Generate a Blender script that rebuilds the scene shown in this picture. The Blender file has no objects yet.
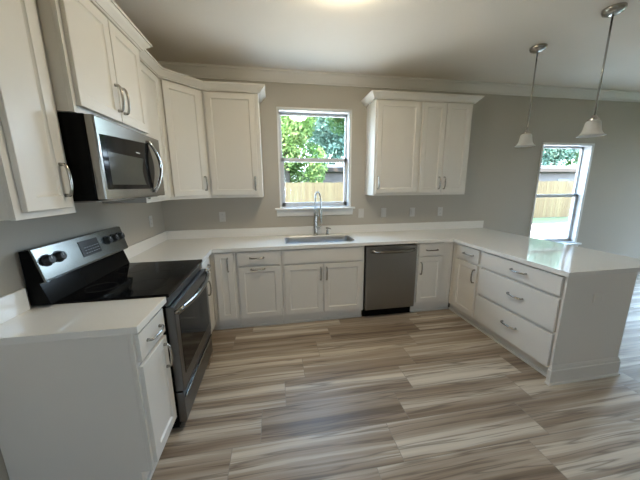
import bpy, bmesh, math, random
from mathutils import Vector, Matrix
random.seed(7)
PI = math.pi
scene = bpy.context.scene
col = scene.collection

# ------------------------------------------------------------------ camera
CAM = (1.273, -3.3723, 1.5242)
yaw, pitch, roll, F = 0.1681, -0.2001, -0.0078, 267.96
cd = bpy.data.cameras.new('camera')
cam = bpy.data.objects.new('camera', cd)
col.objects.link(cam)
fwd = Vector((math.sin(yaw)*math.cos(pitch), math.cos(yaw)*math.cos(pitch), math.sin(pitch)))
rt = Vector((math.cos(yaw), -math.sin(yaw), 0))
up = rt.cross(fwd)
r2 = math.cos(roll)*rt + math.sin(roll)*up
u2 = -math.sin(roll)*rt + math.cos(roll)*up
mw = Matrix((r2, u2, -fwd)).transposed().to_4x4()
mw.translation = Vector(CAM)
cam.matrix_world = mw
cd.sensor_fit = 'HORIZONTAL'
cd.sensor_width = 36.0
cd.lens = F/640*36
cd.clip_start = 0.02
cd.clip_end = 300
scene.camera = cam

# ------------------------------------------------------------------ light
SKY = 12.5
w = bpy.data.worlds.new('sky')
scene.world = w
w.use_nodes = True
nt = w.node_tree
bg = nt.nodes['Background']
tc = nt.nodes.new('ShaderNodeTexCoord')
sep = nt.nodes.new('ShaderNodeSeparateXYZ')
rmp = nt.nodes.new('ShaderNodeValToRGB')
nt.links.new(tc.outputs['Generated'], sep.inputs[0])
nt.links.new(sep.outputs['Z'], rmp.inputs[0])
rmp.color_ramp.elements[0].position = 0.0
rmp.color_ramp.elements[0].color = (0.72, 0.85, 1.0, 1)
rmp.color_ramp.elements[1].position = 0.6
rmp.color_ramp.elements[1].color = (0.40, 0.65, 1.0, 1)
nt.links.new(rmp.outputs[0], bg.inputs['Color'])
bg.inputs['Strength'].default_value = SKY

sd = bpy.data.lights.new('sun', 'SUN')
sd.energy = 25.0
sd.angle = math.radians(1.0)
sd.color = (1.0, 0.92, 0.79)
sun = bpy.data.objects.new('sun', sd)
col.objects.link(sun)
sun_dir = Vector((0.35, 0.55, -0.95))          # travelling direction: from behind the house
sun.rotation_euler = sun_dir.to_track_quat('-Z', 'Y').to_euler()


def portal(name, loc, rot, sx, sy):
    d = bpy.data.lights.new(name, 'AREA')
    d.shape = 'RECTANGLE'
    d.size, d.size_y = sx, sy
    d.cycles.is_portal = True
    o = bpy.data.objects.new(name, d)
    col.objects.link(o)
    o.location = loc
    o.rotation_euler = rot
    return o


# daylight portals in every window opening (facing into the room)
portal('window_portal', (1.80, 0.13, 1.83), (-PI/2, 0, 0), 0.86, 1.14)
portal('window_portal', (5.465, 0.13, 1.35), (-PI/2, 0, 0), 0.85, 1.45)
portal('window_portal', (8.0, 0.13, 1.03), (-PI/2, 0, 0), 1.1, 2.06)
portal('window_portal', (9.53, -1.5, 1.15), (0, PI/2, 0), 2.2, 1.6)
portal('window_portal', (1.25, -7.03, 1.5), (PI/2, 0, 0), 1.1, 1.0)

scene.view_settings.view_transform = 'Standard'
scene.view_settings.look = 'None'
scene.view_settings.gamma = 1.0
scene.view_settings.use_curve_mapping = False
scene.view_settings.exposure = 0.75
scene.cycles.max_bounces = 10
scene.cycles.diffuse_bounces = 6
scene.cycles.transparent_max_bounces = 24
scene.cycles.sample_clamp_indirect = 6.0
scene.cycles.caustics_reflective = False
scene.cycles.use_denoising = True


# ------------------------------------------------------------------ materials
def mat(name, color, rough=0.5, metal=0.0, spec=0.5, noise=0.0, nscale=30.0, bump=0.0, bscale=200.0, coat=0.0, aniso=None):
    m = bpy.data.materials.new(name)
    m.use_nodes = True
    n = m.node_tree.nodes
    l = m.node_tree.links
    b = n['Principled BSDF']
    b.inputs['Base Color'].default_value = (*color, 1)
    b.inputs['Roughness'].default_value = rough
    b.inputs['Metallic'].default_value = metal
    b.inputs['Specular IOR Level'].default_value = spec
    b.inputs['Coat Weight'].default_value = coat
    t = n.new('ShaderNodeTexCoord')
    if noise > 0:
        mp = n.new('ShaderNodeMapping')
        l.new(t.outputs['Object'], mp.inputs[0])
        if aniso:
            mp.inputs['Scale'].default_value = aniso
        nz = n.new('ShaderNodeTexNoise')
        nz.inputs['Scale'].default_value = nscale
        nz.inputs['Detail'].default_value = 4
        l.new(mp.outputs[0], nz.inputs['Vector'])
        mx = n.new('ShaderNodeMix')
        mx.data_type = 'RGBA'
        c0 = tuple(max(0, c*(1-noise)) for c in color)
        c1 = tuple(min(1, c*(1+noise)) for c in color)
        mx.inputs[6].default_value = (*c0, 1)
        mx.inputs[7].default_value = (*c1, 1)
        l.new(nz.outputs['Fac'], mx.inputs[0])
        l.new(mx.outputs[2], b.inputs['Base Color'])
    if bump > 0:
        nb = n.new('ShaderNodeTexNoise')
        nb.inputs['Scale'].default_value = bscale
        l.new(t.outputs['Object'], nb.inputs['Vector'])
        bp = n.new('ShaderNodeBump')
        bp.inputs['Strength'].default_value = bump
        bp.inputs['Distance'].default_value = 0.002
        l.new(nb.outputs['Fac'], bp.inputs['Height'])
        l.new(bp.outputs[0], b.inputs['Normal'])
    return m


M = {}
M['cab'] = mat('white_cabinet_paint', (0.735, 0.70, 0.65), 0.38, noise=0.015, nscale=6)
M['wall'] = mat('greige_wall_paint', (0.465, 0.425, 0.365), 0.75, noise=0.02, nscale=3, bump=0.15, bscale=350)
M['ceil'] = mat('ceiling_paint', (0.87, 0.80, 0.715), 0.85, noise=0.02, nscale=2, bump=0.2, bscale=250)
M['trim'] = mat('white_trim_paint', (0.80, 0.785, 0.76), 0.4, noise=0.01)
M['vinyl'] = mat('white_window_vinyl', (0.60, 0.60, 0.61), 0.45, noise=0.01)
M['trimroom'] = mat('crown_trim_paint', (0.72, 0.68, 0.63), 0.45, noise=0.01)
M['quartz'] = mat('white_quartz', (0.80, 0.775, 0.735), 0.07, noise=0.035, nscale=160)
M['basin'] = mat('sink_steel', (0.48, 0.49, 0.51), 0.3, 1.0, noise=0.05)
M['steel'] = mat('brushed_stainless_steel', (0.20, 0.206, 0.195), 0.26, 1.0, noise=0.06, nscale=40, aniso=(1, 1, 30))
M['steel_h'] = mat('brushed_stainless_horizontal', (0.27, 0.26, 0.24), 0.18, 1.0, noise=0.06, nscale=30, aniso=(1, 1, 30))
M['steel_d'] = mat('dark_stainless_steel', (0.30, 0.285, 0.265), 0.36, 1.0, noise=0.05, nscale=40, aniso=(1, 1, 30))
M['oven_steel'] = mat('dark_oven_stainless', (0.17, 0.172, 0.175), 0.3, 1.0, noise=0.05, nscale=40, aniso=(1, 1, 30))
M['nickel'] = mat('brushed_nickel', (0.45, 0.43, 0.40), 0.22, 1.0, noise=0.03)
M['chrome'] = mat('bright_chrome', (0.78, 0.78, 0.78), 0.12, 1.0, noise=0.01)
M['black'] = mat('black_enamel', (0.005, 0.005, 0.005), 0.16, spec=0.06, noise=0.05)
M['blackglass'] = mat('black_ceramic_glass', (0.004, 0.004, 0.005), 0.08, spec=0.12, noise=0.05)
M['smoke'] = mat('smoked_oven_glass', (0.055, 0.057, 0.05), 0.12, spec=0.2, noise=0.05)
M['rubber'] = mat('black_plastic', (0.018, 0.018, 0.019), 0.5, noise=0.05)
M['plate'] = mat('white_plastic_plate', (0.62, 0.60, 0.57), 0.4, noise=0.01)
M['slot'] = mat('dark_socket_slot', (0.06, 0.06, 0.06), 0.6, noise=0.05)
M['grey_print'] = mat('pale_grey_print', (0.55, 0.55, 0.53), 0.5, noise=0.02)
M['screen'] = mat('oven_display_black', (0.012, 0.013, 0.014), 0.25, noise=0.05)


def emissive(name, color, s):
    m = mat(name, color, 0.3, noise=0.01)
    b = m.node_tree.nodes['Principled BSDF']
    b.inputs['Emission Color'].default_value = (*color, 1)
    b.inputs['Emission Strength'].default_value = s
    return m


M['lampdome'] = emissive('lit_opal_dome', (1.0, 0.89, 0.66), 37.0)


def shade_glass():
    m = mat('frosted_white_glass', (0.82, 0.81, 0.78), 0.35, noise=0.08, nscale=14)
    b = m.node_tree.nodes['Principled BSDF']
    b.inputs['Transmission Weight'].default_value = 0.25
    b.inputs['Subsurface Weight'].default_value = 0.0
    return m


M['shade'] = shade_glass()


def pane_mat():
    m = bpy.data.materials.new('clear_window_glass')
    m.use_nodes = True
    n = m.node_tree.nodes
    l = m.node_tree.links
    for x in list(n):
        n.remove(x)
    out = n.new('ShaderNodeOutputMaterial')
    tr = n.new('ShaderNodeBsdfTransparent')
    gl = n.new('ShaderNodeBsdfGlossy')
    gl.inputs['Roughness'].default_value = 0.02
    tr.inputs['Color'].default_value = (0.95, 0.97, 0.96, 1)
    lw = n.new('ShaderNodeLayerWeight')
    lw.inputs['Blend'].default_value = 0.5
    pw = n.new('ShaderNodeMath')
    pw.operation = 'POWER'
    pw.inputs[1].default_value = 5.0
    l.new(lw.outputs['Facing'], pw.inputs[0])
    fr = n.new('ShaderNodeMath')
    fr.operation = 'MULTIPLY_ADD'
    fr.inputs[1].default_value = 0.9
    fr.inputs[2].default_value = 0.04
    l.new(pw.outputs[0], fr.inputs[0])
    mx = n.new('ShaderNodeMixShader')
    l.new(fr.outputs[0], mx.inputs[0])
    l.new(tr.outputs[0], mx.inputs[1])
    l.new(gl.outputs[0], mx.inputs[2])
    l.new(mx.outputs[0], out.inputs[0])
    return m


M['pane'] = pane_mat()


def floor_mat():
    """wood-look porcelain planks, 0.967 x 0.255 m, each row shifted by a sixth"""
    m = bpy.data.materials.new('wood_look_plank_tile')
    m.use_nodes = True
    n = m.node_tree.nodes
    l = m.node_tree.links
    b = n['Principled BSDF']
    tcn = n.new('ShaderNodeTexCoord')
    sp = n.new('ShaderNodeSeparateXYZ')
    l.new(tcn.outputs['Object'], sp.inputs[0])

    def mth(op, a, bb=None, c=None):
        k = n.new('ShaderNodeMath')
        k.operation = op
        for i, v in enumerate((a, bb, c)):
            if v is None:
                continue
            if isinstance(v, (int, float)):
                k.inputs[i].default_value = v
            else:
                l.new(v, k.inputs[i])
        return k.outputs[0]
    X, Y = sp.outputs['X'], sp.outputs['Y']
    H, Lh = 0.2555, 0.967
    rowf = mth('DIVIDE', mth('SUBTRACT', -0.965, Y), H)
    row = mth('FLOOR', rowf)
    fy = mth('SUBTRACT', rowf, row)
    colf = mth('DIVIDE', mth('ADD', mth('SUBTRACT', X, 1.63), mth('MULTIPLY', row, 0.165)), Lh)
    coln = mth('FLOOR', colf)
    fx = mth('SUBTRACT', colf, coln)
    cid = n.new('ShaderNodeCombineXYZ')
    l.new(row, cid.inputs[0])
    l.new(coln, cid.inputs[1])
    wn = n.new('ShaderNodeTexWhiteNoise')
    wn.noise_dimensions = '3D'
    l.new(cid.outputs[0], wn.inputs['Vector'])
    ws = n.new('ShaderNodeSeparateColor')
    l.new(wn.outputs['Color'], ws.inputs[0])
    R1, R2, R3 = ws.outputs[0], ws.outputs[1], ws.outputs[2]
    # warped plank coordinates
    low = n.new('ShaderNodeTexNoise')
    low.inputs['Scale'].default_value = 1.0
    low.inputs['Detail'].default_value = 2
    lv = n.new('ShaderNodeCombineXYZ')
    l.new(mth('ADD', mth('MULTIPLY', X, 1.3), mth('MULTIPLY', R1, 37.0)), lv.inputs[0])
    l.new(mth('ADD', mth('MULTIPLY', Y, 2.5), mth('MULTIPLY', R2, 23.0)), lv.inputs[1])
    l.new(lv.outputs[0], low.inputs['Vector'])
    warp = mth('MULTIPLY', mth('SUBTRACT', low.outputs['Fac'], 0.5), 0.035)
    yw = mth('ADD', Y, warp)
    # broad light/dark bands
    def streak(sx, sy, det, k):
        v = n.new('ShaderNodeCombineXYZ')
        l.new(mth('ADD', mth('MULTIPLY', X, sx), mth('MULTIPLY', R1, 50.0+k)), v.inputs[0])
        l.new(mth('ADD', mth('MULTIPLY', yw, sy), mth('MULTIPLY', R2, 70.0+k)), v.inputs[1])
        l.new(mth('MULTIPLY', R3, 40.0+k), v.inputs[2])
        t = n.new('ShaderNodeTexNoise')
        t.inputs['Scale'].default_value = 1.0
        t.inputs['Detail'].default_value = det
        t.inputs['Roughness'].default_value = 0.55
        l.new(v.outputs[0], t.inputs['Vector'])
        return t.outputs['Fac']
    s1 = streak(0.30, 10.0, 2, 0)
    s2 = streak(1.3, 42.0, 4, 9)
    s3 = streak(4.0, 170.0, 3, 17)
    tone = mth('ADD', mth('MULTIPLY', s1, 0.76), mth('ADD', mth('MULTIPLY', s2, 0.22), mth('MULTIPLY', s3, 0.12)))
    tone = mth('ADD', tone, mth('MULTIPLY', mth('SUBTRACT', R3, 0.5), 0.03))
    rp = n.new('ShaderNodeValToRGB')
    l.new(tone, rp.inputs[0])
    e = rp.color_ramp.elements
    e[0].position, e[0].color = 0.37, (0.165, 0.116, 0.080, 1)
    e[1].position, e[1].color = 0.72, (0.66, 0.59, 0.50, 1)
    for p_, c_ in ((0.46, (0.275, 0.206, 0.150, 1)), (0.53, (0.350, 0.276, 0.210, 1)), (0.592, (0.425, 0.350, 0.277, 1)), (0.618, (0.52, 0.452, 0.372, 1))):
        q = rp.color_ramp.elements.new(p_)
        q.color = c_
    s4 = streak(0.5, 13.0, 3, 31)
    ridge = mth('MAXIMUM', mth('SUBTRACT', 1.0, mth('MULTIPLY', mth('ABSOLUTE', mth('SUBTRACT', s4, 0.5)), 34.0)), 0.0)
    vein = n.new('ShaderNodeMix')
    vein.data_type = 'RGBA'
    l.new(mth('MULTIPLY', ridge, 0.62), vein.inputs[0])
    l.new(rp.outputs[0], vein.inputs[6])
    vein.inputs[7].default_value = (0.10, 0.07, 0.05, 1)
    gx = mth('LESS_THAN', mth('MINIMUM', fx, mth('SUBTRACT', 1.0, fx)), 0.0018)
    gy = mth('LESS_THAN', mth('MINIMUM', fy, mth('SUBTRACT', 1.0, fy)), 0.006)
    g = mth('MAXIMUM', gx, gy)
    mx = n.new('ShaderNodeMix')
    mx.data_type = 'RGBA'
    l.new(g, mx.inputs[0])
    l.new(vein.outputs[2], mx.inputs[6])
    mx.inputs[7].default_value = (0.27, 0.235, 0.20, 1)
    l.new(mx.outputs[2], b.inputs['Base Color'])
    b.inputs['Roughness'].default_value = 0.42
    bp = n.new('ShaderNodeBump')
    bp.inputs['Strength'].default_value = 0.12
    bp.inputs['Distance'].default_value = 0.003
    l.new(mth('SUBTRACT', mth('MULTIPLY', s2, 0.3), g), bp.inputs['Height'])
    l.new(bp.outputs[0], b.inputs['Normal'])
    return m


M['floor'] = floor_mat()


def fence_mat():
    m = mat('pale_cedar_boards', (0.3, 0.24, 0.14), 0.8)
    n = m.node_tree.nodes
    l = m.node_tree.links
    b = n['Principled BSDF']
    t = n.new('ShaderNodeTexCoord')
    sp = n.new('ShaderNodeSeparateXYZ')
    l.new(t.outputs['Object'], sp.inputs[0])
    a = n.new('ShaderNodeMath')
    a.operation = 'DIVIDE'
    l.new(sp.outputs['X'], a.inputs[0])
    a.inputs[1].default_value = 0.145
    f = n.new('ShaderNodeMath')
    f.operation = 'FLOOR'
    l.new(a.outputs[0], f.inputs[0])
    wn = n.new('ShaderNodeTexWhiteNoise')
    wn.noise_dimensions = '1D'
    l.new(f.outputs[0], wn.inputs['W'])
    rp = n.new('ShaderNodeValToRGB')
    l.new(wn.outputs['Value'], rp.inputs[0])
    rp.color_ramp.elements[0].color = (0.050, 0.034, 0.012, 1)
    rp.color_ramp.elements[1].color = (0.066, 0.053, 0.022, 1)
    l.new(rp.outputs[0], b.inputs['Base Color'])
    return m


M['fence'] = fence_mat()
M['lawn'] = mat('sunlit_grass', (0.022, 0.045, 0.011), 0.9, noise=0.4, nscale=25)
M['concrete'] = mat('pale_concrete', (0.66, 0.56, 0.46), 0.9, noise=0.08, nscale=6)
M['bark'] = mat('tree_bark', (0.045, 0.035, 0.025), 0.9, noise=0.4, nscale=12)
M['roof'] = mat('brown_shingles', (0.047, 0.034, 0.028), 0.9, noise=0.3, nscale=20)
M['siding'] = mat('pale_pink_siding', (0.130, 0.106, 0.099), 0.8, noise=0.05, nscale=8)
M['darkpane'] = mat('dark_house_window', (0.05, 0.06, 0.07), 0.1, noise=0.1)


def leaf_mat(name, c0, c1):
    m = bpy.data.materials.new(name)
    m.use_nodes = True
    n = m.node_tree.nodes
    l = m.node_tree.links
    for x in list(n):
        n.remove(x)
    out = n.new('ShaderNodeOutputMaterial')
    t = n.new('ShaderNodeTexCoord')
    nz = n.new('ShaderNodeTexNoise')
    nz.inputs['Scale'].default_value = 1.6
    nz.inputs['Detail'].default_value = 5
    l.new(t.outputs['Object'], nz.inputs['Vector'])
    rp = n.new('ShaderNodeValToRGB')
    rp.color_ramp.elements[0].position = 0.35
    rp.color_ramp.elements[1].position = 0.65
    rp.color_ramp.elements[0].color = (*c0, 1)
    rp.color_ramp.elements[1].color = (*c1, 1)
    l.new(nz.outputs['Fac'], rp.inputs[0])
    d = n.new('ShaderNodeBsdfDiffuse')
    tl = n.new('ShaderNodeBsdfTranslucent')
    l.new(rp.outputs[0], d.inputs['Color'])
    l.new(rp.outputs[0], tl.inputs['Color'])
    mx = n.new('ShaderNodeMixShader')
    mx.inputs[0].default_value = 0.45
    l.new(d.outputs[0], mx.inputs[1])
    l.new(tl.outputs[0], mx.inputs[2])
    l.new(mx.outputs[0], out.inputs[0])
    return m


M['leaf_y'] = leaf_mat('yellow_green_leaves', (0.085, 0.170, 0.042), (0.260, 0.330, 0.130))
M['leaf_g'] = leaf_mat('fresh_green_leaves', (0.070, 0.160, 0.055), (0.200, 0.300, 0.130))
M['leaf_b'] = leaf_mat('blue_green_leaves', (0.120, 0.210, 0.160), (0.270, 0.370, 0.300))


# ------------------------------------------------------------------ mesh helpers
def V(*a):
    return Vector(a)


def add_box(bm, x0, x1, y0, y1, z0, z1):
    if x0 > x1: x0, x1 = x1, x0
    if y0 > y1: y0, y1 = y1, y0
    if z0 > z1: z0, z1 = z1, z0
    v = [bm.verts.new(p) for p in ((x0, y0, z0), (x1, y0, z0), (x1, y1, z0), (x0, y1, z0),
                                   (x0, y0, z1), (x1, y0, z1), (x1, y1, z1), (x0, y1, z1))]
    for f in ((0, 3, 2, 1), (4, 5, 6, 7), (0, 1, 5, 4), (1, 2, 6, 5), (2, 3, 7, 6), (3, 0, 4, 7)):
        bm.faces.new([v[i] for i in f])
    return v


def add_prism(bm, pts, axis, a, b):
    """closed polygon pts (2D) extruded along axis from a to b.  axis 0: pts=(y,z); 1: (x,z); 2: (x,y)"""
    def mk(p, t):
        return (t, p[0], p[1]) if axis == 0 else ((p[0], t, p[1]) if axis == 1 else (p[0], p[1], t))
    A = [bm.verts.new(mk(p, a)) for p in pts]
    B = [bm.verts.new(mk(p, b)) for p in pts]
    n = len(pts)
    bm.faces.new(A)
    bm.faces.new(B[::-1])
    for i in range(n):
        bm.faces.new((A[i], B[i], B[(i+1) % n], A[(i+1) % n]))


def add_tube(bm, pts, r, seg=10, cap=True, flat=1.0):
    pts = [Vector(p) for p in pts]
    rr = r if isinstance(r, (list, tuple)) else [r]*len(pts)
    rings = []
    prev = None
    for i, p in enumerate(pts):
        t = (pts[min(i+1, len(pts)-1)] - pts[max(i-1, 0)]).normalized()
        if prev is None:
            ref = Vector((0, 0, 1)) if abs(t.z) < 0.9 else Vector((1, 0, 0))
            u = t.cross(ref).normalized()
        else:
            u = (prev - t*prev.dot(t)).normalized()
        prev = u
        v = t.cross(u)
        rings.append([bm.verts.new(p + rr[i]*(math.cos(2*PI*k/seg)*u + flat*math.sin(2*PI*k/seg)*v)) for k in range(seg)])
    for a, b in zip(rings, rings[1:]):
        for k in range(seg):
            bm.faces.new((a[k], a[(k+1) % seg], b[(k+1) % seg], b[k]))
    if cap:
        bm.faces.new(rings[0][::-1])
        bm.faces.new(rings[-1])


def add_lathe(bm, prof, c=(0, 0, 0), seg=28, close=False):
    rings = []
    for r, z in prof:
        if r < 1e-6:
            rings.append([bm.verts.new((c[0], c[1], c[2]+z))])
        else:
            rings.append([bm.verts.new((c[0]+r*math.cos(2*PI*k/seg), c[1]+r*math.sin(2*PI*k/seg), c[2]+z)) for k in range(seg)])
    prs = list(zip(rings, rings[1:]))
    if close:
        prs.append((rings[-1], rings[0]))
    for a, b in prs:
        for k in range(seg):
            k2 = (k+1) % seg
            if len(a) == 1 and len(b) == 1:
                continue
            if len(a) == 1:
                bm.faces.new((a[0], b[k2], b[k]))
            elif len(b) == 1:
                bm.faces.new((a[k], a[k2], b[0]))
            else:
                bm.faces.new((a[k], a[k2], b[k2], b[k]))


def grid_slab(bm, us, vs, filled, w0, w1, axis=2):
    """plate with cut-outs from a grid of cells; welded, so no inner faces"""
    def P(u, v, wv):
        return (u, v, wv) if axis == 2 else ((u, wv, v) if axis == 1 else (wv, u, v))
    cache = {}

    def vert(i, j, k):
        if (i, j, k) not in cache:
            cache[(i, j, k)] = bm.verts.new(P(us[i], vs[j], (w0, w1)[k]))
        return cache[(i, j, k)]
    nu, nv = len(us)-1, len(vs)-1

    def ok(i, j):
        return 0 <= i < nu and 0 <= j < nv and filled(i, j)
    for i in range(nu):
        for j in range(nv):
            if not ok(i, j):
                continue
            for k in (0, 1):
                bm.faces.new([vert(i, j, k), vert(i+1, j, k), vert(i+1, j+1, k), vert(i, j+1, k)])
            if not ok(i-1, j): bm.faces.new([vert(i, j, 0), vert(i, j+1, 0), vert(i, j+1, 1), vert(i, j, 1)])
            if not ok(i+1, j): bm.faces.new([vert(i+1, j, 0), vert(i+1, j+1, 0), vert(i+1, j+1, 1), vert(i+1, j, 1)])
            if not ok(i, j-1): bm.faces.new([vert(i, j, 0), vert(i+1, j, 0), vert(i+1, j, 1), vert(i, j, 1)])
            if not ok(i, j+1): bm.faces.new([vert(i, j+1, 0), vert(i+1, j+1, 0), vert(i+1, j+1, 1), vert(i, j+1, 1)])


def sweep(bm, path, prof, side=1):
    """moulding: profile (out, z) swept along a horizontal 2D path with mitred corners"""
    P = [Vector(p) for p in path]
    nrm = []
    for a, b in zip(P, P[1:]):
        d = (b-a).normalized()
        nrm.append(Vector((d.y, -d.x))*side)
    rings = []
    for i, p in enumerate(P):
        if i == 0: m = nrm[0]
        elif i == len(P)-1: m = nrm[-1]
        else:
            m = (nrm[i-1]+nrm[i])
            m = m/(m.dot(nrm[i]))
        rings.append([bm.verts.new((p.x+m.x*o, p.y+m.y*o, z)) for o, z in prof])
    k = len(prof)
    for a, b in zip(rings, rings[1:]):
        for i in range(k):
            bm.faces.new((a[i], a[(i+1) % k], b[(i+1) % k], b[i]))
    bm.faces.new(rings[0])
    bm.faces.new(rings[-1][::-1])


def obj(name, bm, m, parent=None, bevel=0.0, smooth=False, segs=2, loc=None, rotz=None):
    bmesh.ops.recalc_face_normals(bm, faces=bm.faces)
    me = bpy.data.meshes.new(name)
    bm.to_mesh(me)
    bm.free()
    me.materials.append(M[m] if isinstance(m, str) else m)
    o = bpy.data.objects.new(name, me)
    col.objects.link(o)
    if parent is not None:
        o.parent = parent
    if loc is not None:
        o.location = loc
    if rotz is not None:
        o.rotation_euler = (0, 0, rotz)
    if smooth:
        for p in me.polygons:
            p.use_smooth = True
        if smooth != 'all':
            md = o.modifiers.new('split', 'EDGE_SPLIT')
            md.split_angle = math.radians(40)
    if bevel > 0:
        md = o.modifiers.new('bevel', 'BEVEL')
        md.width = bevel
        md.segments = segs
        md.limit_method = 'ANGLE'
        md.angle_limit = math.radians(35)
    return o


def box(name, m, parent, x0, x1, y0, y1, z0, z1, bevel=0.0):
    bm = bmesh.new()
    add_box(bm, x0, x1, y0, y1, z0, z1)
    return obj(name, bm, m, parent, bevel)


def thing(name, label, cat, loc=(0, 0, 0), rotz=0, group=None):
    o = bpy.data.objects.new(name, None)
    o.empty_display_size = 0.1
    col.objects.link(o)
    o.location = loc
    o.rotation_euler = (0, 0, rotz)
    o['label'] = label
    o['category'] = cat
    if group:
        o['group'] = group
    return o


def tag(o, label, cat, group=None):
    o['label'] = label
    o['category'] = cat
    if group:
        o['group'] = group
    return o


def struct(o, label=None):
    o['kind'] = 'structure'
    if label:
        o['label'] = label
    return o


def sempty(name):
    o = bpy.data.objects.new(name, None)
    col.objects.link(o)
    o['kind'] = 'structure'
    return o


# ------------------------------------------------------------------ room shell
CEIL = 2.788
X1, Y1 = 9.5, -7.0
T = 0.14
bm = bmesh.new()
add_box(bm, -T, X1+T, Y1-T, T, -0.12, 0.0)
struct(obj('floor', bm, 'floor'), 'wood-look plank tile floor in grey and brown streaks')
bm = bmesh.new()
add_box(bm, -T, X1+T, Y1-T, T+0.45, CEIL, CEIL+0.25)
struct(obj('ceiling', bm, 'ceil'), 'pale greige ceiling')


def wall(name, axis, us, vs, holes, w0, w1, label):
    bm = bmesh.new()
    us, vs = sorted(us), sorted(vs)

    def filled(i, j):
        uc, vc = (us[i]+us[i+1])/2, (vs[j]+vs[j+1])/2
        return not any(a < uc < b and c < vc < d for a, b, c, d in holes)
    grid_slab(bm, us, vs, filled, w0, w1, axis)
    return struct(obj(name, bm, 'wall'), label)


W1 = (1.365, 2.23, 1.255, 2.40)
W2 = (5.04, 5.89, 0.62, 2.075)
W3 = (7.45, 8.55, 0.0, 2.06)
holes = [W1, W2, W3]
wall('wall_back', 1, [-T, X1+T]+[h[i] for h in holes for i in (0, 1)], [0, CEIL]+[h[i] for h in holes for i in (2, 3) if h[i] > 0],
     holes, 0.0, T, 'greige back wall with the sink window')
wall('wall_left', 0, [Y1-T, 0], [0, CEIL], [], -T, 0.0, 'greige left wall behind the range')
W4 = (-2.3, -0.7, 0.05, 2.25)  # unseen opening, placed and sized for the daylight it throws on the left run
wall('wall_right', 0, [Y1, 0, W4[0], W4[1]], [0, CEIL, W4[2], W4[3]], [W4], X1, X1+T, 'greige right wall of the open room')
W5 = (0.7, 1.8, 1.0, 2.0)  # unseen opening added as weak daylight fill for fronts facing the viewer
wall('wall_rear', 1, [0, X1+T, W5[0], W5[1]], [0, CEIL, W5[2], W5[3]], [W5], Y1-T, Y1, 'greige wall behind the viewer')

# crown moulding of the room and baseboards
cprof = [(0, CEIL-0.112), (0.014, CEIL-0.112), (0.016, CEIL-0.098), (0.024, CEIL-0.096), (0.026, CEIL-0.088), (0.040, CEIL-0.070), (0.052, CEIL-0.046),
         (0.066, CEIL-0.032), (0.068, CEIL-0.024), (0.082, CEIL-0.022), (0.086, CEIL-0.001), (0, CEIL-0.001)]
bm = bmesh.new()
sweep(bm, [(0, Y1+0.001), (0, -0.0005), (X1-0.001, -0.0005), (X1-0.001, Y1+0.001)], cprof)
struct(obj('trim_1', bm, 'trimroom', smooth=True), 'crown moulding where walls meet the ceiling')
bprof = [(0, 0), (0.015, 0), (0.015, 0.11), (0.008, 0.135), (0, 0.14)]
bm = bmesh.new()
sweep(bm, [(4.02, -0.0005), (7.44, -0.0005)], bprof)
struct(obj('baseboard_back', bm, 'trim'), 'white baseboard on the back wall')
bm = bmesh.new()
sweep(bm, [(0.0005, Y1), (0.0005, -2.30)], bprof)
struct(obj('baseboard_left', bm, 'trim'), 'white baseboard on the left wall')


def sash_window(name, u0, u1, z0, z1, zm, label, stool=True):
    """double-hung window in the back wall, seen from the room"""
    r = sempty(name)
    r['label'] = label
    # jamb liner
    bm = bmesh.new()
    add_box(bm, u0, u0+0.012, -0.004, T, z0, z1)
    add_box(bm, u1-0.012, u1, -0.004, T, z0, z1)
    add_box(bm, u0, u1, -0.004, T, z1-0.012, z1)
    add_box(bm, u0, u1, 0.0, T, z0, z0+0.012)
    obj('jamb', bm, 'vinyl', r)
    # slim casing bead
    bm = bmesh.new()
    c = 0.02
    add_box(bm, u0-c, u0, -0.012, 0, z0, z1+c)
    add_box(bm, u1, u1+c, -0.012, 0, z0, z1+c)
    add_box(bm, u0-c, u1+c, -0.012, 0, z1, z1+c)
    obj('casing', bm, 'trim', r, 0.003)
    # upper sash (outer track)
    a0, a1 = u0+0.012, u1-0.012

    def sash(nm, y0, y1, za, zb, st, rb, rt_):
        bm = bmesh.new()
        add_box(bm, a0, a0+st, y0, y1, za, zb)
        add_box(bm, a1-st, a1, y0, y1, za, zb)
        add_box(bm, a0, a1, y0, y1, zb-rt_, zb)
        add_box(bm, a0, a1, y0, y1, za, za+rb)
        s = obj(nm, bm, 'vinyl', r, 0.003)
        bm = bmesh.new()
        add_box(bm, a0+st, a1-st, (y0+y1)/2-0.002, (y0+y1)/2+0.002, za+rb, zb-rt_)
        obj('pane', bm, 'pane', s)
    sash('upper_sash', 0.105, 0.135, zm-0.02, z1-0.012, 0.022, 0.04, 0.03)
    sash('lower_sash', 0.068, 0.102, z0+0.012, zm+0.025, 0.040, 0.05, 0.045)
    if stool:
        bm = bmesh.new()
        add_box(bm, u0-0.082, u1+0.068, -0.055, 0.05, z0-0.024, z0)
        obj('stool', bm, 'trim', r, 0.006)
        bm = bmesh.new()
        add_prism(bm, [(0, z0-0.105), (-0.014, z0-0.10), (-0.020, z0-0.06), (-0.030, z0-0.024), (0, z0-0.024)], 0, u0-0.06, u1+0.045)
        obj('apron', bm, 'trim', r)
    return r


sash_window('window_1', *W1, 1.835, 'white double-hung window over the kitchen sink')
sash_window('window_2', *W2, 1.345, 'white double-hung window beyond the peninsula')


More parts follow.
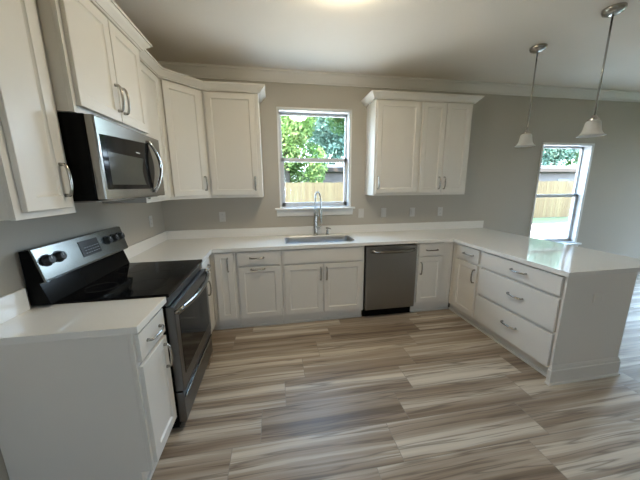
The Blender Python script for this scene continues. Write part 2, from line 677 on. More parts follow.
def plain_glazing(name, axis, u0, u1, z0, z1, wpos, nmull, label):
    r = sempty(name)
    r['label'] = label
    bm = bmesh.new()
    f = 0.06

    def add(a, b, c, d):
        if axis == 1: add_box(bm, a, b, wpos-0.03, wpos+0.03, c, d)
        else: add_box(bm, wpos-0.03, wpos+0.03, a, b, c, d)
    add(u0, u0+f, z0, z1); add(u1-f, u1, z0, z1); add(u0, u1, z1-f, z1); add(u0, u1, z0, z0+f)
    for k in range(1, nmull+1):
        uc = u0+(u1-u0)*k/(nmull+1)
        add(uc-f/2, uc+f/2, z0, z1)
    obj('frame', bm, 'trim', r)
    bm = bmesh.new()
    if axis == 1: add_box(bm, u0+f, u1-f, wpos-0.002, wpos+0.002, z0+f, z1-f)
    else: add_box(bm, wpos-0.002, wpos+0.002, u0+f, u1-f, z0+f, z1-f)
    obj('pane', bm, 'pane', r)


plain_glazing('door_1', 1, *W3, 0.07, 1, 'glazed patio door')
plain_glazing('added_window_3', 0, *W4, X1+0.07, 2, 'wide unseen window added to the right wall for its daylight')
plain_glazing('added_window_4', 1, *W5, Y1-0.07, 1, 'unseen window added behind the viewer as daylight fill')

# ------------------------------------------------------------------ outdoors
GZ = -0.2
bm = bmesh.new()
add_box(bm, -40, 60, -40, 60, GZ-0.2, GZ)
struct(obj('ground', bm, 'lawn'), 'lawn outside')
bm = bmesh.new()
add_box(bm, -2, 26, T, 6.35, GZ, GZ+0.03)
struct(obj('patio', bm, 'concrete'), 'pale concrete patio outside the windows')

FY = 8.2
fence = thing('board_fence', 'pale yellow board fence seen through both windows', 'fence', (0, FY, GZ))
bm = bmesh.new()
x = -8.0
i = 0
while x < 34:
    h = 1.86 + random.uniform(-0.012, 0.012)
    add_box(bm, x, x+0.138, 0, 0.02, 0.03, h)
    x += 0.145
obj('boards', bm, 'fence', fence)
bm = bmesh.new()
for z in (0.3, 0.95, 1.6):
    add_box(bm, -8, 34, 0.02, 0.06, z, z+0.09)
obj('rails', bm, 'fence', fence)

house = thing('neighbour_house', 'pale house with brown roof behind the board fence', 'house', (0, 14.5, GZ))
box('wall', 'siding', house, 3.4, 30, 0, 7, 0, 2.65)
bm = bmesh.new()
add_prism(bm, [(-0.6, 2.60), (-0.6, 2.85), (3.5, 3.35), (7.6, 2.85), (7.6, 2.60)], 0, 4.15, 30.5)
obj('roof', bm, 'roof', house)
for xw in (8.0, 16.0, 23.0):
    box('window', 'darkpane', house, xw, xw+1.1, -0.03, 0.0, 0.9, 2.1)


def tree(name, label, leaf, x, y, zc, rx, rz, n, ls, seed, trunk_r=0.14):
    rnd = random.Random(seed)
    t = thing(name, label, 'tree', (x, y, GZ), 0, 'trees behind the fence')
    bm = bmesh.new()
    blobs = []
    for k in range(11):
        a = rnd.uniform(0, 2*PI)
        q = rnd.uniform(0.2, 0.75)
        blobs.append((q*rx*math.cos(a), q*rx*math.sin(a), zc+rnd.uniform(-0.65, 0.65)*rz, rnd.uniform(0.35, 0.6)))
    for k in range(n):
        bx_, by_, bz_, s = rnd.choice(blobs)
        d = Vector((rnd.gauss(0, 1), rnd.gauss(0, 1), rnd.gauss(0, 1))).normalized()*(rnd.random()**0.4)
        p = Vector((bx_+d.x*rx*s, by_+d.y*rx*s, bz_+d.z*rz*s))
        nrm = Vector((rnd.gauss(0, 1), rnd.gauss(0, 1), rnd.gauss(0.6, 1))).normalized()
        u = nrm.orthogonal().normalized()
        v = nrm.cross(u)
        an = rnd.uniform(0, 2*PI)
        u, v = u*math.cos(an)+v*math.sin(an), v*math.cos(an)-u*math.sin(an)
        L_, W_ = ls*rnd.uniform(0.7, 1.3), ls*0.5*rnd.uniform(0.7, 1.3)
        vs = [bm.verts.new(p+c) for c in (-L_*u, -0.2*L_*u+W_*v, L_*u+0.2*L_*nrm, -0.2*L_*u-W_*v)]
        bm.faces.new(vs)
    obj('foliage', bm, leaf, t)
    bm = bmesh.new()
    add_tube(bm, [(0, 0, 0), (0.05, 0.02, zc*0.5), (0.0, 0.06, zc), (0.1, 0.0, zc+rz*0.5)], [trunk_r*1.3, trunk_r, trunk_r*0.7, trunk_r*0.3], 8)
    for k in range(4):
        a = k*PI/2+0.4
        add_tube(bm, [(0, 0, zc*0.75), (0.4*rx*math.cos(a), 0.4*rx*math.sin(a), zc+0.2*rz)], [trunk_r*0.5, trunk_r*0.2], 6)
    obj('trunk', bm, 'bark', t)


tree('leafy_tree', 'bright yellow-green tree filling the left of the sink window', 'leaf_y', 2.0, 11.4, 4.2, 2.0, 2.9, 15000, 0.11, 1)
tree('leafy_tree', 'fresh green tree right of the yellow-green tree outside the sink window', 'leaf_g', 6.2, 11.6, 5.6, 1.9, 2.4, 13000, 0.11, 2)
tree('leafy_tree', 'blue-green tree at the upper right of the sink window, behind the house', 'leaf_b', 8.0, 27.0, 8.4, 4.2, 4.4, 14000, 0.24, 3, 0.22)
tree('leafy_tree', 'tall yellow-green tree behind the nearest tree in the sink window', 'leaf_g', -0.6, 18.5, 6.2, 3.2, 4.0, 12000, 0.2, 6, 0.2)
tree('leafy_tree', 'green tree above the brown roof in the far window', 'leaf_b', 33.5, 24.0, 6.3, 2.4, 5.2, 14000, 0.22, 4, 0.25)
tree('leafy_tree', 'pale green tree at the top right of the far window', 'leaf_g', 39.3, 24.5, 6.5, 2.7, 5.4, 15000, 0.22, 5, 0.25)



# ------------------------------------------------------------------ cabinet parts
def shaker_bm(wd, h, t=0.02, rail=0.055, rec=0.009):
    """door centred on x, bottom at z=0, back at y=0, front at y=-t"""
    bm = bmesh.new()

    def ring(ix, iz, y):
        return [bm.verts.new(p) for p in ((-wd/2+ix, y, iz), (wd/2-ix, y, iz), (wd/2-ix, y, h-iz), (-wd/2+ix, y, h-iz))]
    e = 0.002
    back = ring(0, 0, 0)
    side = ring(0, 0, -t+e)
    f0 = ring(e, e, -t)
    f1 = ring(rail, rail, -t)
    f2 = ring(rail+0.003, rail+0.003, -t+rec*0.55)
    f3 = ring(rail+0.009, rail+0.009, -t+rec)
    bm.faces.new(back)
    for a, b in ((back, side), (side, f0), (f0, f1), (f1, f2), (f2, f3)):
        for k in range(4):
            bm.faces.new((a[k], a[(k+1) % 4], b[(k+1) % 4], b[k]))
    bm.faces.new(f3)
    return bm


def slab_bm(wd, h, t=0.02):
    bm = bmesh.new()
    add_box(bm, -wd/2, wd/2, -t, 0, 0, h)
    return bm


def handle(parent, x, z, y, vertical, L=0.138, m='nickel', pr=0.033, r=0.0070):
    """arched bow pull on the front at local y"""
    bm = bmesh.new()
    h = L/2
    prof = [(-h, 0.0), (-h, pr*0.55), (-h*0.9, pr*0.74), (-h*0.62, pr*0.9), (-h*0.3, pr*0.98), (0, pr),
            (h*0.3, pr*0.98), (h*0.62, pr*0.9), (h*0.9, pr*0.74), (h, pr*0.55), (h, 0.0)]
    pts = [((0, -o, s) if vertical else (s, -o, 0)) for s, o in prof]
    add_tube(bm, pts, [r*1.25, r*1.05]+[r]*7+[r*1.05, r*1.25], 10)
    o = obj('handle', bm, m, parent, smooth='all', loc=(x, y, z))
    return o


def door(parent, x0, x1, z0, z1, y, hnd=None, name='door', slab=False, rail=0.055, m='cab'):
    """front between x0..x1, z0..z1 (parent's local frame), back face at y; hnd=(x,z,vertical) in the same frame"""
    wd, h = x1-x0, z1-z0
    bm = slab_bm(wd, h) if slab else shaker_bm(wd, h, rail=rail)
    d = obj(name, bm, m, parent, 0.002 if slab else 0, loc=((x0+x1)/2, y-0.0005, z0))
    if hnd:
        hx, hz, vert = hnd
        handle(d, hx-(x0+x1)/2, hz-z0, -0.0195, vert)
    return d


BZ = 0.877


def base_cab(name, label, loc, rotz, wd, fronts, depth=0.606, kick=(0, 0), group=None, hollow=False):
    t = thing(name, label, 'cabinet', loc, rotz, group)
    fy = -depth
    ty = fy+0.055
    bm = bmesh.new()
    def side(top, a, b):
        add_prism(bm, [(0, 0.0), (0, top), (fy+0.019, top), (fy+0.019, 0.105), (ty+0.013, 0.105), (ty+0.013, 0.0)], 0, a, b)
    if hollow:
        side(BZ, 0.0005, 0.018)
        side(BZ, wd-0.018, wd-0.0005)
        side(0.125, 0.018, wd-0.018)
    else:
        side(BZ, 0.0005, wd-0.0005)
    obj('carcass', bm, 'cab', t)
    bm = bmesh.new()
    f = 0.03
    grid_slab(bm, [0.0005, f, wd-f, wd-0.0005], [0.105, 0.14, BZ-0.03, BZ], lambda i, j: not (i == 1 and j == 1), fy, fy+0.0185, 1)
    add_box(bm, f, wd-f, fy+0.006, fy+0.0185, 0.14, BZ-0.03)
    obj('face_frame', bm, 'cab', t, 0.001)
    bm = bmesh.new()
    add_box(bm, 0.0005+kick[0], wd-0.0005+kick[1], ty, ty+0.0125, 0, 0.104)
    add_box(bm, 0.0005+kick[0], wd-0.0005+kick[1], ty-0.013, ty-0.0002, 0, 0.022)
    obj('toe_kick', bm, 'cab', t)
    for fr in fronts:
        kind, x0, x1, z0, z1 = fr[:5]
        door(t, x0, x1, z0, z1, fy, fr[5] if len(fr) > 5 else None, name=('door' if kind == 'door' else kind), slab=(kind != 'door'))
    return t


# left run: near base cabinet, range, narrow base cabinet
YN0, YN1 = -2.136, -1.822
base_cab('base_cabinet', 'base cabinet with drawer and door at the near end, left of the black range', (0.003, YN0, 0), PI/2, YN1-YN0,
         [('drawer', 0.016, 0.298, 0.715, 0.855, (0.157, 0.785, False)),
          ('door', 0.016, 0.298, 0.135, 0.69, (0.255, 0.585, True))], depth=0.607)
YR0, YR1 = -1.815, -1.053
base_cab('base_cabinet', 'narrow base cabinet squeezed between the range and the back left corner', (0.003, -1.047, 0), PI/2, 0.434,
         [('drawer', 0.02, 0.36, 0.725, 0.86, (0.19, 0.795, False)),
          ('door', 0.02, 0.36, 0.135, 0.70, (0.165, 0.60, True))], depth=0.607)

# back run (fronts face the viewer)
BY = -0.003
base_cab('base_cabinet', 'slim base cabinet with one full-height door in the back left corner', (0.613, BY, 0), 0, 0.249,
         [('door', 0.046, 0.222, 0.135, 0.866, (0.173, 0.74, True))], kick=(-0.058, 0))
base_cab('base_cabinet', 'base cabinet with drawer and horizontal-handled pull-out door left of the sink cabinet', (0.864, BY, 0), 0, 0.466,
         [('drawer', 0.022, 0.446, 0.724, 0.866, (0.212, 0.80, False)),
          ('door', 0.022, 0.446, 0.135, 0.70, (0.218, 0.68, False))])
base_cab('sink_cabinet', 'two-door base cabinet with plain false front under the sink', (1.332, BY, 0), 0, 0.908,
         [('false_front', 0.022, 0.884, 0.716, 0.866),
          ('door', 0.022, 0.437, 0.135, 0.698, (0.411, 0.588, True)),
          ('door', 0.447, 0.884, 0.135, 0.698, (0.477, 0.586, True))], hollow=True)
base_cab('base_cabinet', 'base cabinet with drawer and door right of the dishwasher', (2.866, BY, 0), 0, 0.466,
         [('drawer', 0.022, 0.340, 0.724, 0.866, (0.180, 0.79, False)),
          ('door', 0.022, 0.330, 0.150, 0.706, (0.054, 0.575, True))], kick=(0, 0.042))

# peninsula (fronts face left)
PX = 3.94
base_cab('base_cabinet', 'peninsula cabinet with drawer and door in the inner right corner', (PX, -0.611, 0), -PI/2, 0.434,
         [('drawer', 0.089, 0.421, 0.724, 0.864, (0.280, 0.792, False)),
          ('door', 0.089, 0.416, 0.125, 0.698, (0.389, 0.578, True))], kick=(-0.045, 0))
t = base_cab('drawer_cabinet', 'wide three-drawer cabinet at the free end of the peninsula', (PX, -1.046, 0), -PI/2, 0.812,
         [('drawer', 0.022, 0.800, 0.712, 0.862, (0.452, 0.793, False)),
          ('drawer', 0.022, 0.800, 0.425, 0.690, (0.452, 0.571, False)),
          ('drawer', 0.022, 0.800, 0.128, 0.400, (0.432, 0.285, False))])
# finished end panel with its baseboard
ep = thing('end_panel', 'tall off-white end panel with baseboard closing the peninsula', 'panel', (0, -1.8595, 0))
box('panel', 'cab', ep, 3.325, 3.955, -0.014, 0, 0, BZ)
bm = bmesh.new()
bp2 = [(0, 0), (0.026, 0), (0.025, 0.014), (0.016, 0.020), (0.016, 0.118), (0.011, 0.122), (0.010, 0.138), (0.003, 0.155), (0, 0.155)]
sweep(bm, [(3.955, 0.0), (3.955, -0.0142), (3.325, -0.0142), (3.325, -0.0002)], [(o, z) for o, z in bp2], side=-1)
obj('baseboard', bm, 'cab', ep, 0.002)
box('back_panel', 'cab', ep, 3.943, 3.955, 0.0005, 1.85, 0, BZ)

# countertop
bm = bmesh.new()
SX0, SX1, SY0, SY1 = 1.385, 2.165, -0.545, -0.165
us = [0.001, 0.645, SX0, SX1, 3.29, 4.22]
vs = [-1.90, -1.048, -0.645, SY0, SY1, -0.001]


def ctop(i, j):
    if i == 4:
        return True
    if j == 0:
        return False
    if j == 1:
        return i == 0
    if i == 2 and j == 3:
        return False
    return True


grid_slab(bm, us, vs, ctop, 0.879, 0.914)
rc = 0.055
for cx_, cy_, sx_, sy_ in ((SX0, SY0, 1, 1), (SX1, SY0, -1, 1), (SX1, SY1, -1, -1), (SX0, SY1, 1, -1)):
    ptsc = [(cx_, cy_)]
    for k in range(7):
        a = PI/2*k/6
        ptsc.append((cx_+sx_*rc*(1-math.sin(a)), cy_+sy_*rc*(1-math.cos(a))))
    add_prism(bm, ptsc, 2, 0.8792, 0.9140)
ct = obj('countertop', bm, 'quartz', None, 0.002)
tag(ct, 'white quartz countertop running from the range round to the peninsula', 'countertop')
bm = bmesh.new()
add_box(bm, 0.001, 0.021, -1.048, -0.001, 0.9145, 1.018)
add_box(bm, 0.0212, 4.215, -0.021, -0.001, 0.9145, 1.018)
obj('backsplash', bm, 'quartz', ct, 0.002)

bm = bmesh.new()
add_box(bm, 0.001, 0.648, -2.155, -1.8175, 0.879, 0.914)
ct2 = obj('countertop', bm, 'quartz', None, 0.003)
tag(ct2, 'short white quartz countertop at the near left, before the range', 'countertop')
bm = bmesh.new()
add_box(bm, 0.001, 0.021, -2.155, -1.862, 0.9145, 1.03)
obj('backsplash', bm, 'quartz', ct2, 0.002)

# ------------------------------------------------------------------ upper cabinets
UZ0, UZ1 = 1.403, 2.47
DZ0, DZ1 = 1.432, 2.447


def upper_cab(label, loc, rotz, wd, doors, depth=0.307, z0=UZ0, z1=UZ1, name='wall_cabinet'):
    t = thing(name, label, 'cabinet', (loc[0], loc[1], z0), rotz)
    h = z1-z0
    bm = bmesh.new()
    add_box(bm, 0.0005, wd-0.0005, -depth+0.019, 0, 0.002, h)
    obj('carcass', bm, 'cab', t, 0.001)
    bm = bmesh.new()
    f = 0.035
    grid_slab(bm, [0.0005, f, wd-f, wd-0.0005], [0, f, h-f, h], lambda i, j: not (i == 1 and j == 1), -depth, -depth+0.0185, 1)
    add_box(bm, f, wd-f, -depth+0.006, -depth+0.0185, f, h-f)
    obj('face_frame', bm, 'cab', t, 0.001)
    for d in doors:
        x0, x1, a, b = d[:4]
        hn = d[4] if len(d) > 4 else None
        door(t, x0, x1, a-z0, b-z0, -depth, (hn[0], hn[1]-z0, True) if hn else None)
    return t


upper_cab('tall wall cabinet with one door at the near left, before the microwave', (0.003, -2.186, 0), PI/2, 0.319,
          [(0.032, 0.278, DZ0, DZ1, (0.160+0.082, 1.558))])
upper_cab('short deep two-door wall cabinet above the microwave', (0.003, -1.865, 0), PI/2, 0.763,
          [(0.022, 0.376, 1.902, DZ1, (0.352, 2.03)), (0.384, 0.735, 1.902, DZ1, (0.415, 2.03))],
          depth=0.377, z0=1.869)
upper_cab('narrow wall cabinet just right of the microwave', (0.003, -1.100, 0), PI/2, 0.488,
          [(0.03, 0.462, DZ0, DZ1)])
# diagonal corner cabinet
t = thing('corner_cabinet', 'diagonal wall cabinet across the back left corner', 'cabinet', (0.003, -0.003, UZ0))
bm = bmesh.new()
add_prism(bm, [(0, 0), (0, -0.607), (0.305, -0.607), (0.607, -0.305), (0.607, 0)], 2, 0, UZ1-UZ0)
obj('carcass', bm, 'cab', t, 0.001)
dw = 0.355
d = obj('door', shaker_bm(dw, DZ1-DZ0), 'cab', t, loc=(0.4565, -0.4565, DZ0-UZ0), rotz=PI/4)
handle(d, dw/2-0.028, 1.555-DZ0, -0.0195, True)
upper_cab('single-door wall cabinet on the back wall left of the sink window', (0.6115, BY, 0), 0, 0.546,
          [(0.022, 0.505, DZ0, DZ1, (0.475, 1.552))])
upper_cab('single-door wall cabinet right of the sink window', (2.434, BY, 0), 0, 0.556,
          [(0.020, 0.535, DZ0, DZ1, (0.048, 1.552))])
upper_cab('two-door wall cabinet at the right end of the back wall', (2.991, BY, 0), 0, 0.65,
          [(0.010, 0.300, DZ0, DZ1, (0.268, 1.545)), (0.306, 0.622, DZ0, DZ1, (0.336, 1.545))])

kprof = [(0.0005, 2.458), (0.021, 2.458), (0.022, 2.467), (0.030, 2.469), (0.040, 2.484), (0.056, 2.497), (0.064, 2.506), (0.066, 2.512), (0.074, 2.513), (0.075, 2.525), (0.0005, 2.525)]


def crown(path, label):
    bm = bmesh.new()
    sweep(bm, path, kprof)
    o = obj('cabinet_crown', bm, 'cab', smooth=True)
    tag(o, label, 'crown moulding')


crown([(0.001, -2.186), (0.31, -2.186), (0.31, -1.950)], 'white crown moulding on the near left wall cabinet')
crown([(0.385, -1.8655), (0.385, -1.865), (0.38, -1.865), (0.38, -1.1015), (0.315, -1.1015)][2:], 'white crown moulding over the cabinet above the microwave')
crown([(0.31, -1.015), (0.31, -0.6135), (0.6135, -0.31), (1.158, -0.31), (1.158, -0.002)], 'white crown moulding bending round the back left wall cabinets')
crown([(2.4335, -0.002), (2.4335, -0.31), (3.6415, -0.31), (3.6415, -0.002)], 'white crown moulding on top of the wall cabinets right of the window')

# ------------------------------------------------------------------ range
rg = thing('electric_range', 'black and stainless electric range between the left base cabinets', 'range', (0.012, YR0, 0), PI/2)
RW = YR1-YR0          # local x 0..RW, local -y = out of the wall
box('body', 'black', rg, 0.002, RW-0.002, -0.615, 0, 0.03, 0.902, 0.003)
for lx in (0.05, RW-0.05):
    for ly in (-0.56, -0.06):
        bm = bmesh.new()
        add_lathe(bm, [(0, 0), (0.018, 0), (0.018, 0.031), (0, 0.031)], (lx, ly, 0), 12)
        obj('foot', bm, 'rubber', rg)
cook = box('cooktop', 'blackglass', rg, 0.0, RW, -0.648, -0.06, 0.903, 0.925, 0.006)
for (lx, ly, rr) in ((0.2, -0.47, 0.105), (0.57, -0.47, 0.085), (0.2, -0.2, 0.08), (0.57, -0.2, 0.10)):
    bm = bmesh.new()
    add_lathe(bm, [(rr, 0), (rr+0.003, 0), (rr+0.003, 0.0006), (rr, 0.0006)], (lx, ly, 0.9251), 40, close=True)
    obj('burner_ring', bm, 'smoke', cook)
# front: vent strip, door, drawer
box('vent_strip', 'oven_steel', rg, 0.006, RW-0.006, -0.640, -0.616, 0.850, 0.900, 0.003)
dr = box('oven_door', 'oven_steel', rg, 0.004, RW-0.004, -0.668, -0.617, 0.285, 0.842, 0.006)
box('oven_window', 'blackglass', dr, 0.06, RW-0.06, -0.6695, -0.6675, 0.37, 0.765, 0.0005)
bm = bmesh.new()
n = 13
pts = []
for k in range(n):
    s = -1+2*k/(n-1)
    pts.append((RW/2+s*(RW/2-0.012), -0.682-0.046*(1-s*s), 0.808))
add_tube(bm, pts, 0.0135, 12, flat=1.3)
for xe in (pts[0], pts[-1]):
    add_tube(bm, [(xe[0], -0.667, 0.806), (xe[0], xe[1]-0.004, 0.807)], 0.013, 10)
obj('handle', bm, 'steel_h', dr, smooth='all')
dw_ = box('storage_drawer', 'oven_steel', rg, 0.004, RW-0.004, -0.662, -0.617, 0.065, 0.275, 0.006)
box('drawer_lip', 'steel_h', dw_, 0.02, RW-0.02, -0.674, -0.6625, 0.225, 0.242, 0.004)
# backguard
bm = bmesh.new()
add_prism(bm, [(-0.001, 0.926), (-0.095, 0.926), (-0.060, 1.045), (-0.086, 1.052), (-0.048, 1.219), (-0.001, 1.214)], 0, -0.034, RW-0.004)
obj('backguard', bm, 'black', rg, 0.002)
bm = bmesh.new()
add_prism(bm, [(-0.049, 1.2235), (-0.030, 1.2235), (-0.030, 1.2195), (-0.0485, 1.2195), (-0.0865, 1.0515), (-0.066, 1.0455), (-0.066, 1.042), (-0.098, 1.048), (-0.098, 1.062), (-0.060, 1.222)], 0, -0.038, RW)
pan = obj('control_panel', bm, 'steel', rg, 0.002)
# frame on the sloped face
sl0 = Vector((0, -0.098, 1.062))
sl1 = Vector((0, -0.060, 1.222))
sdir = (sl1-sl0).normalized()
snor = Vector((0, -sdir.z, sdir.y))


def on_face(x, z):
    k = (z-sl0.z)/(sl1.z-sl0.z)
    return Vector((x, sl0.y+(sl1.y-sl0.y)*k, z))


def knob(x, z, r):
    c = on_face(x, z)
    bm = bmesh.new()
    add_tube(bm, [c+snor*0.0005, c+snor*0.006, c+snor*0.008, c+snor*0.026, c+snor*0.029],
             [r*1.12, r*1.12, r*0.92, r*0.82, r*0.70], 22)
    k = obj('knob', bm, 'rubber', pan, smooth=True)
    bm = bmesh.new()
    p0 = c+snor*0.0295
    for q in (p0+sdir*r*0.1, ):
        add_tube(bm, [q, q+sdir*r*0.5], 0.0016, 6)
    obj('pointer', bm, 'grey_print', k)


for xx in (0.018, 0.098):
    knob(xx, 1.152, 0.0285)
for xx in (0.545, 0.628, 0.705):
    knob(xx, 1.155, 0.0285)
bm = bmesh.new()
q = [on_face(0.272, 1.10), on_face(0.448, 1.10), on_face(0.448, 1.195), on_face(0.272, 1.195)]
a = [bm.verts.new(p+snor*0.0004) for p in q]
b_ = [bm.verts.new(p+snor*0.003) for p in q]
bm.faces.new(a); bm.faces.new(b_[::-1])
for k in range(4):
    bm.faces.new((a[k], a[(k+1) % 4], b_[(k+1) % 4], b_[k]))
scr = obj('display', bm, 'screen', pan)
bm = bmesh.new()
for rr_, zz in enumerate((1.118, 1.135, 1.152)):
    for k in range(6):
        c = on_face(0.303+k*0.024, zz)+snor*0.0031
        add_tube(bm, [c, c+Vector((0.012, 0, 0))], 0.0014, 5)
obj('button_print', bm, 'grey_print', scr)

# ------------------------------------------------------------------ microwave
mwv = thing('microwave', 'stainless over-the-range microwave mounted under the short cabinet', 'microwave', (0.003, -1.858, 1.458), PI/2)
MW, MH = 0.752, 0.408
box('body', 'black', mwv, 0, MW, -0.405, 0, 0.0, MH, 0.002)
fr = box('door', 'steel_h', mwv, 0.0, MW, -0.447, -0.406, 0.004, MH-0.002, 0.006)
# dark glass with a curved right edge
bm = bmesh.new()
gx0, gx1, gz0, gz1 = 0.025, 0.530, 0.055, 0.322
pts = [(gx0, gz0), (gx1+0.02, gz0)]
for k in range(9):
    s = k/8
    pts.append((gx1+0.02+0.060*math.sin(PI*s), gz0+(gz1+0.03-gz0)*s))
pts += [(gx0, gz1)]
add_prism(bm, pts, 1, -0.4485, -0.4465)
gl = obj('door_glass', bm, 'blackglass', fr)
bm = bmesh.new()
pts = [(gx0+0.045, gz0+0.025), (0.455, gz0+0.025)]
for k in range(7):
    s = k/6
    pts.append((0.455-0.03*math.sin(PI*s), gz0+0.025+(0.165)*s))
pts += [(gx0+0.045, gz0+0.19)]
add_prism(bm, pts, 1, -0.4492, -0.4486)
obj('viewing_window', bm, 'smoke', gl)
box('logo', 'grey_print', gl, 0.37, 0.42, -0.4490, -0.4486, 0.272, 0.276)
bm = bmesh.new()
pts = []
for k in range(15):
    s = -1+2*k/14
    pts.append((0.560+0.050*(1-s*s), -0.452-0.040*(1-s*s), 0.20+s*0.168))
add_tube(bm, pts, 0.0115, 12, flat=0.8)
obj('handle', bm, 'chrome', fr, smooth='all')
box('vent_grille', 'steel_d', mwv, 0.01, MW-0.01, -0.395, -0.05, -0.008, -0.0005, 0.002)

# ------------------------------------------------------------------ dishwasher
dwt = thing('dishwasher', 'dark stainless dishwasher between sink cabinet and right base cabinet', 'dishwasher', (2.246, BY, 0))
DWW = 0.613
box('body', 'black', dwt, 0.004, DWW-0.004, -0.590, 0, 0.105, 0.872)
box('kick_plate', 'black', dwt, 0.004, DWW-0.004, -0.560, -0.545, 0.0, 0.112)
ddo = box('door', 'steel_d', dwt, 0.006, DWW-0.006, -0.645, -0.591, 0.115, 0.862, 0.006)
bm = bmesh.new()
pts = []
for k in range(13):
    s = -1+2*k/12
    pts.append((DWW/2+s*0.258, -0.655-0.036*(1-s**4), 0.812-0.006*(1-s*s)))
add_tube(bm, pts, 0.0165, 12, flat=1.1)
obj('handle', bm, 'steel_h', ddo, smooth='all')

# ------------------------------------------------------------------ sink and taps
snk = thing('kitchen_sink', 'stainless steel sink set in the white counter below the window', 'sink', (SX0, SY1, 0.878))
SW, SD, SH = SX1-SX0, SY1-SY0, 0.2


def rrect(x0, x1, y0, y1, r, z, bm, seg=5):
    out = []
    for cx, cy, a0 in ((x1-r, y1-r, 0), (x0+r, y1-r, PI/2), (x0+r, y0+r, PI), (x1-r, y0+r, 1.5*PI)):
        for k in range(seg+1):
            a = a0+PI/2*k/seg
            out.append(bm.verts.new((cx+r*math.cos(a), cy+r*math.sin(a), z)))
    return out


bm = bmesh.new()
rings = [rrect(-0.014, SW+0.014, -SD-0.014, 0.014, 0.066, 0.0368, bm), rrect(-0.013, SW+0.013, -SD-0.013, 0.013, 0.065, 0.0395, bm),
         rrect(0.003, SW-0.003, -SD+0.003, -0.003, 0.056, 0.0395, bm), rrect(0.007, SW-0.007, -SD+0.007, -0.007, 0.055, 0.034, bm),
         rrect(0.010, SW-0.010, -SD+0.010, -0.010, 0.055, -SH+0.02, bm), rrect(0.035, SW-0.035, -SD+0.035, -0.035, 0.045, -SH, bm)]
for a, b_ in zip(rings, rings[1:]):
    n = len(a)
    for k in range(n):
        bm.faces.new((a[k], a[(k+1) % n], b_[(k+1) % n], b_[k]))
bm.faces.new(rings[-1])
obj('basin', bm, 'basin', snk, smooth=True)
bm = bmesh.new()
add_lathe(bm, [(0, 0.004), (0.03, 0.004), (0.043, 0.001), (0.043, 0)], (SW/2, -SD*0.4, -SH+0.0005), 24)
obj('drain', bm, 'chrome', snk, smooth=True)

fc = thing('kitchen_faucet', 'tall nickel spring-neck faucet behind the sink', 'faucet', (1.775, -0.085, 0.9145))
bm = bmesh.new()
add_lathe(bm, [(0, 0), (0.030, 0), (0.030, 0.008), (0.024, 0.014), (0.021, 0.05), (0.020, 0.27), (0.016, 0.285), (0, 0.285)], seg=22)
obj('column', bm, 'nickel', fc, smooth=True)
bm = bmesh.new()
add_tube(bm, [(0.018, 0, 0.085), (0.05, 0, 0.085), (0.055, 0, 0.09)], 0.013, 12)
add_tube(bm, [(0.052, 0, 0.09), (0.085, -0.02, 0.135)], [0.006, 0.005], 8)
obj('lever', bm, 'nickel', fc, smooth=True)
arc = [(0, 0, 0.28), (0, 0, 0.36), (0, 0, 0.44)]
for k in range(1, 12):
    a = PI*k/12
    arc.append((0.018*(1-math.cos(a))/2*2, -0.085*(1-math.cos(a)), 0.44+0.095*math.sin(a)))
arc += [(0.036, -0.17, 0.44), (0.036, -0.17, 0.39), (0.036, -0.17, 0.34)]
bm = bmesh.new()
add_tube(bm, arc, 0.0065, 10)
hose = obj('hose', bm, 'nickel', fc, smooth='all')
# coil spring around the arc
bm = bmesh.new()
dense = []
A = [Vector(p) for p in arc]
segs_ = [(a, b, (b-a).length) for a, b in zip(A, A[1:])]
tot = sum(s[2] for s in segs_)
turns = 46
N = turns*10
for k in range(N+1):
    dist = tot*k/N
    for a, b, L_ in segs_:
        if dist <= L_ or (a, b, L_) == segs_[-1]:
            p = a.lerp(b, min(1, dist/L_))
            tdir = (b-a).normalized()
            break
        dist -= L_
    u = Vector((1, 0, 0))
    u = (u - tdir*u.dot(tdir)).normalized()
    v = tdir.cross(u)
    ang = 2*PI*turns*k/N
    dense.append(p+0.0105*(math.cos(ang)*u+math.sin(ang)*v))
add_tube(bm, dense, 0.0022, 5)
obj('spring', bm, 'nickel', hose, smooth='all')
bm = bmesh.new()
add_lathe(bm, [(0, 0.165), (0.017, 0.165), (0.020, 0.18), (0.018, 0.23), (0.015, 0.32), (0.013, 0.345), (0, 0.345)], (0.036, -0.17, 0), 18)
obj('spray_head', bm, 'nickel', fc, smooth=True)
bm = bmesh.new()
add_tube(bm, [(0.0, -0.018, 0.25), (0.02, -0.10, 0.25), (0.036, -0.150, 0.25)], 0.006, 8)
obj('dock_arm', bm, 'nickel', fc, smooth='all')

sp_ = thing('soap_dispenser', 'small nickel soap pump right of the faucet', 'soap dispenser', (1.925, -0.085, 0.9145))
bm = bmesh.new()
add_lathe(bm, [(0, 0), (0.023, 0), (0.023, 0.006), (0.016, 0.012), (0.014, 0.055), (0.008, 0.06), (0.007, 0.08), (0, 0.08)], seg=18)
obj('base', bm, 'nickel', sp_, smooth=True)
bm = bmesh.new()
add_tube(bm, [(-0.012, 0.01, 0.082), (0.0, 0, 0.085), (0.03, -0.05, 0.083), (0.033, -0.056, 0.076)], [0.011, 0.011, 0.007, 0.006], 10)
obj('spout', bm, 'nickel', sp_, smooth='all')


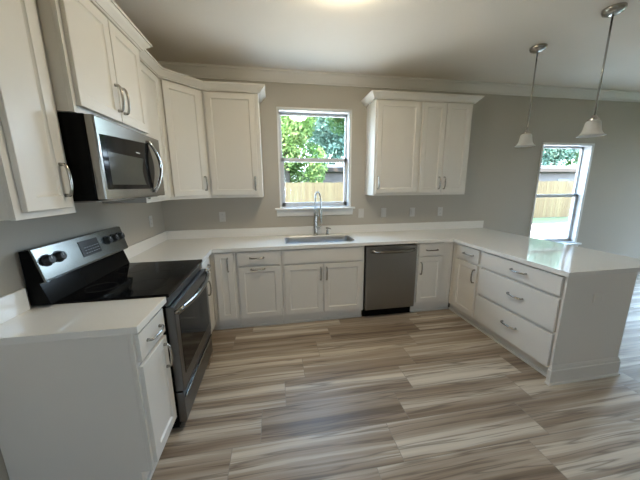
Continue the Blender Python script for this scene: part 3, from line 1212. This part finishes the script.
# ------------------------------------------------------------------ wall plates
def plate(label, cat, loc, rotz, kind, name, m='plate', turn=False):
    t = thing(name, label, cat, loc, rotz)
    if turn:
        box('cover_plate', m, t, -0.059, 0.059, -0.006, 0, -0.036, 0.036, 0.002)
    else:
        box('cover_plate', m, t, -0.036, 0.036, -0.006, 0, -0.059, 0.059, 0.002)
    if kind == 'outlet':
        for s in (-1, 1):
            c = (s*0.024, 0) if turn else (0, s*0.024)
            k = box('socket', m, t, c[0]-0.016, c[0]+0.016, -0.0085, -0.0061, c[1]-0.015, c[1]+0.015, 0.001)
            bm = bmesh.new()
            for q in (-0.006, 0.006):
                if turn: add_box(bm, c[0]-0.004, c[0]+0.004, -0.0091, -0.0086, c[1]+q-0.001, c[1]+q+0.001)
                else: add_box(bm, c[0]+q-0.001, c[0]+q+0.001, -0.0091, -0.0086, c[1]-0.004, c[1]+0.004)
            obj('slots', bm, 'slot' if m == 'plate' else m, k)
    else:
        box('rocker', m, t, -0.017, 0.017, -0.010, -0.0061, -0.033, 0.033, 0.002)


plate('white outlet on the back wall under the left wall cabinet', 'outlet', (0.656, -0.0005, 1.165), 0, 'outlet', 'wall_outlet')
plate('white wall switch just right of the sink window', 'light switch', (2.394, -0.0005, 1.167), 0, 'switch', 'wall_switch')
plate('white wall switch above the dishwasher, second from the window', 'light switch', (2.705, -0.0005, 1.167), 0, 'switch', 'wall_switch')
plate('white wall switch under the two-door cabinet, third from the window', 'light switch', (3.115, -0.0005, 1.163), 0, 'switch', 'wall_switch')
plate('white outlet on the back wall by the right end of the wall cabinets', 'outlet', (3.529, -0.0005, 1.162), 0, 'outlet', 'wall_outlet')
plate('white outlet on the left wall beyond the range', 'outlet', (0.0005, -0.342, 1.172), PI/2, 'outlet', 'wall_outlet')
plate('off-white sideways outlet on the peninsula end panel', 'outlet', (3.64, -1.8742, 0.686), 0, 'outlet', 'wall_outlet', 'cab', True)


# ------------------------------------------------------------------ pendants and ceiling light
def pendant(label, x, y):
    t = thing('pendant_light', label, 'pendant light', (x, y, CEIL), 0, 'pendants over the peninsula')
    bm = bmesh.new()
    add_lathe(bm, [(0, -0.0005), (0.068, -0.0005), (0.068, -0.014), (0.060, -0.030), (0.036, -0.042), (0.014, -0.048), (0, -0.049)])
    obj('canopy', bm, 'nickel', t, smooth=True)
    bm = bmesh.new()
    add_tube(bm, [(0, 0, -0.04), (0, 0, -0.75)], 0.0065, 10)
    obj('rod', bm, 'nickel', t, smooth='all')
    bm = bmesh.new()
    add_lathe(bm, [(0, -0.735), (0.014, -0.735), (0.018, -0.750), (0.036, -0.765), (0.038, -0.785), (0, -0.785)])
    obj('socket_cap', bm, 'nickel', t, smooth=True)
    bm = bmesh.new()
    outer = [(0.036, -0.775), (0.046, -0.785), (0.050, -0.80), (0.053, -0.825), (0.058, -0.85), (0.067, -0.87), (0.080, -0.885), (0.090, -0.890)]
    inner = [(r-0.004, z-0.002) for r, z in outer][::-1]
    add_lathe(bm, outer+inner, seg=36, close=True)
    obj('lamp_shade', bm, 'shade', t, smooth='all')
    bm = bmesh.new()
    add_lathe(bm, [(0, -0.786), (0.012, -0.786), (0.014, -0.80), (0.026, -0.825), (0.028, -0.84), (0.02, -0.86), (0, -0.868)], seg=16)
    obj('bulb', bm, 'shade', t, smooth='all')


pendant('bell-shaped glass pendant hanging nearer the back wall, left of the two', 3.785, -0.93)
pendant('bell-shaped glass pendant hanging nearer the viewer, right of the two', 3.800, -1.50)

cl = thing('ceiling_light', 'lit round flush ceiling light at the top edge of the view', 'ceiling light', (1.77, -1.56, CEIL))
bm = bmesh.new()
add_lathe(bm, [(0, -0.0005), (0.17, -0.0005), (0.175, -0.02), (0.165, -0.03), (0, -0.03)], seg=40)
obj('base_ring', bm, 'nickel', cl, smooth=True)
bm = bmesh.new()
add_lathe(bm, [(0.16, -0.0305), (0.155, -0.055), (0.13, -0.085), (0.08, -0.105), (0, -0.113)], seg=40)
obj('glass_dome', bm, 'lampdome', cl, smooth='all')
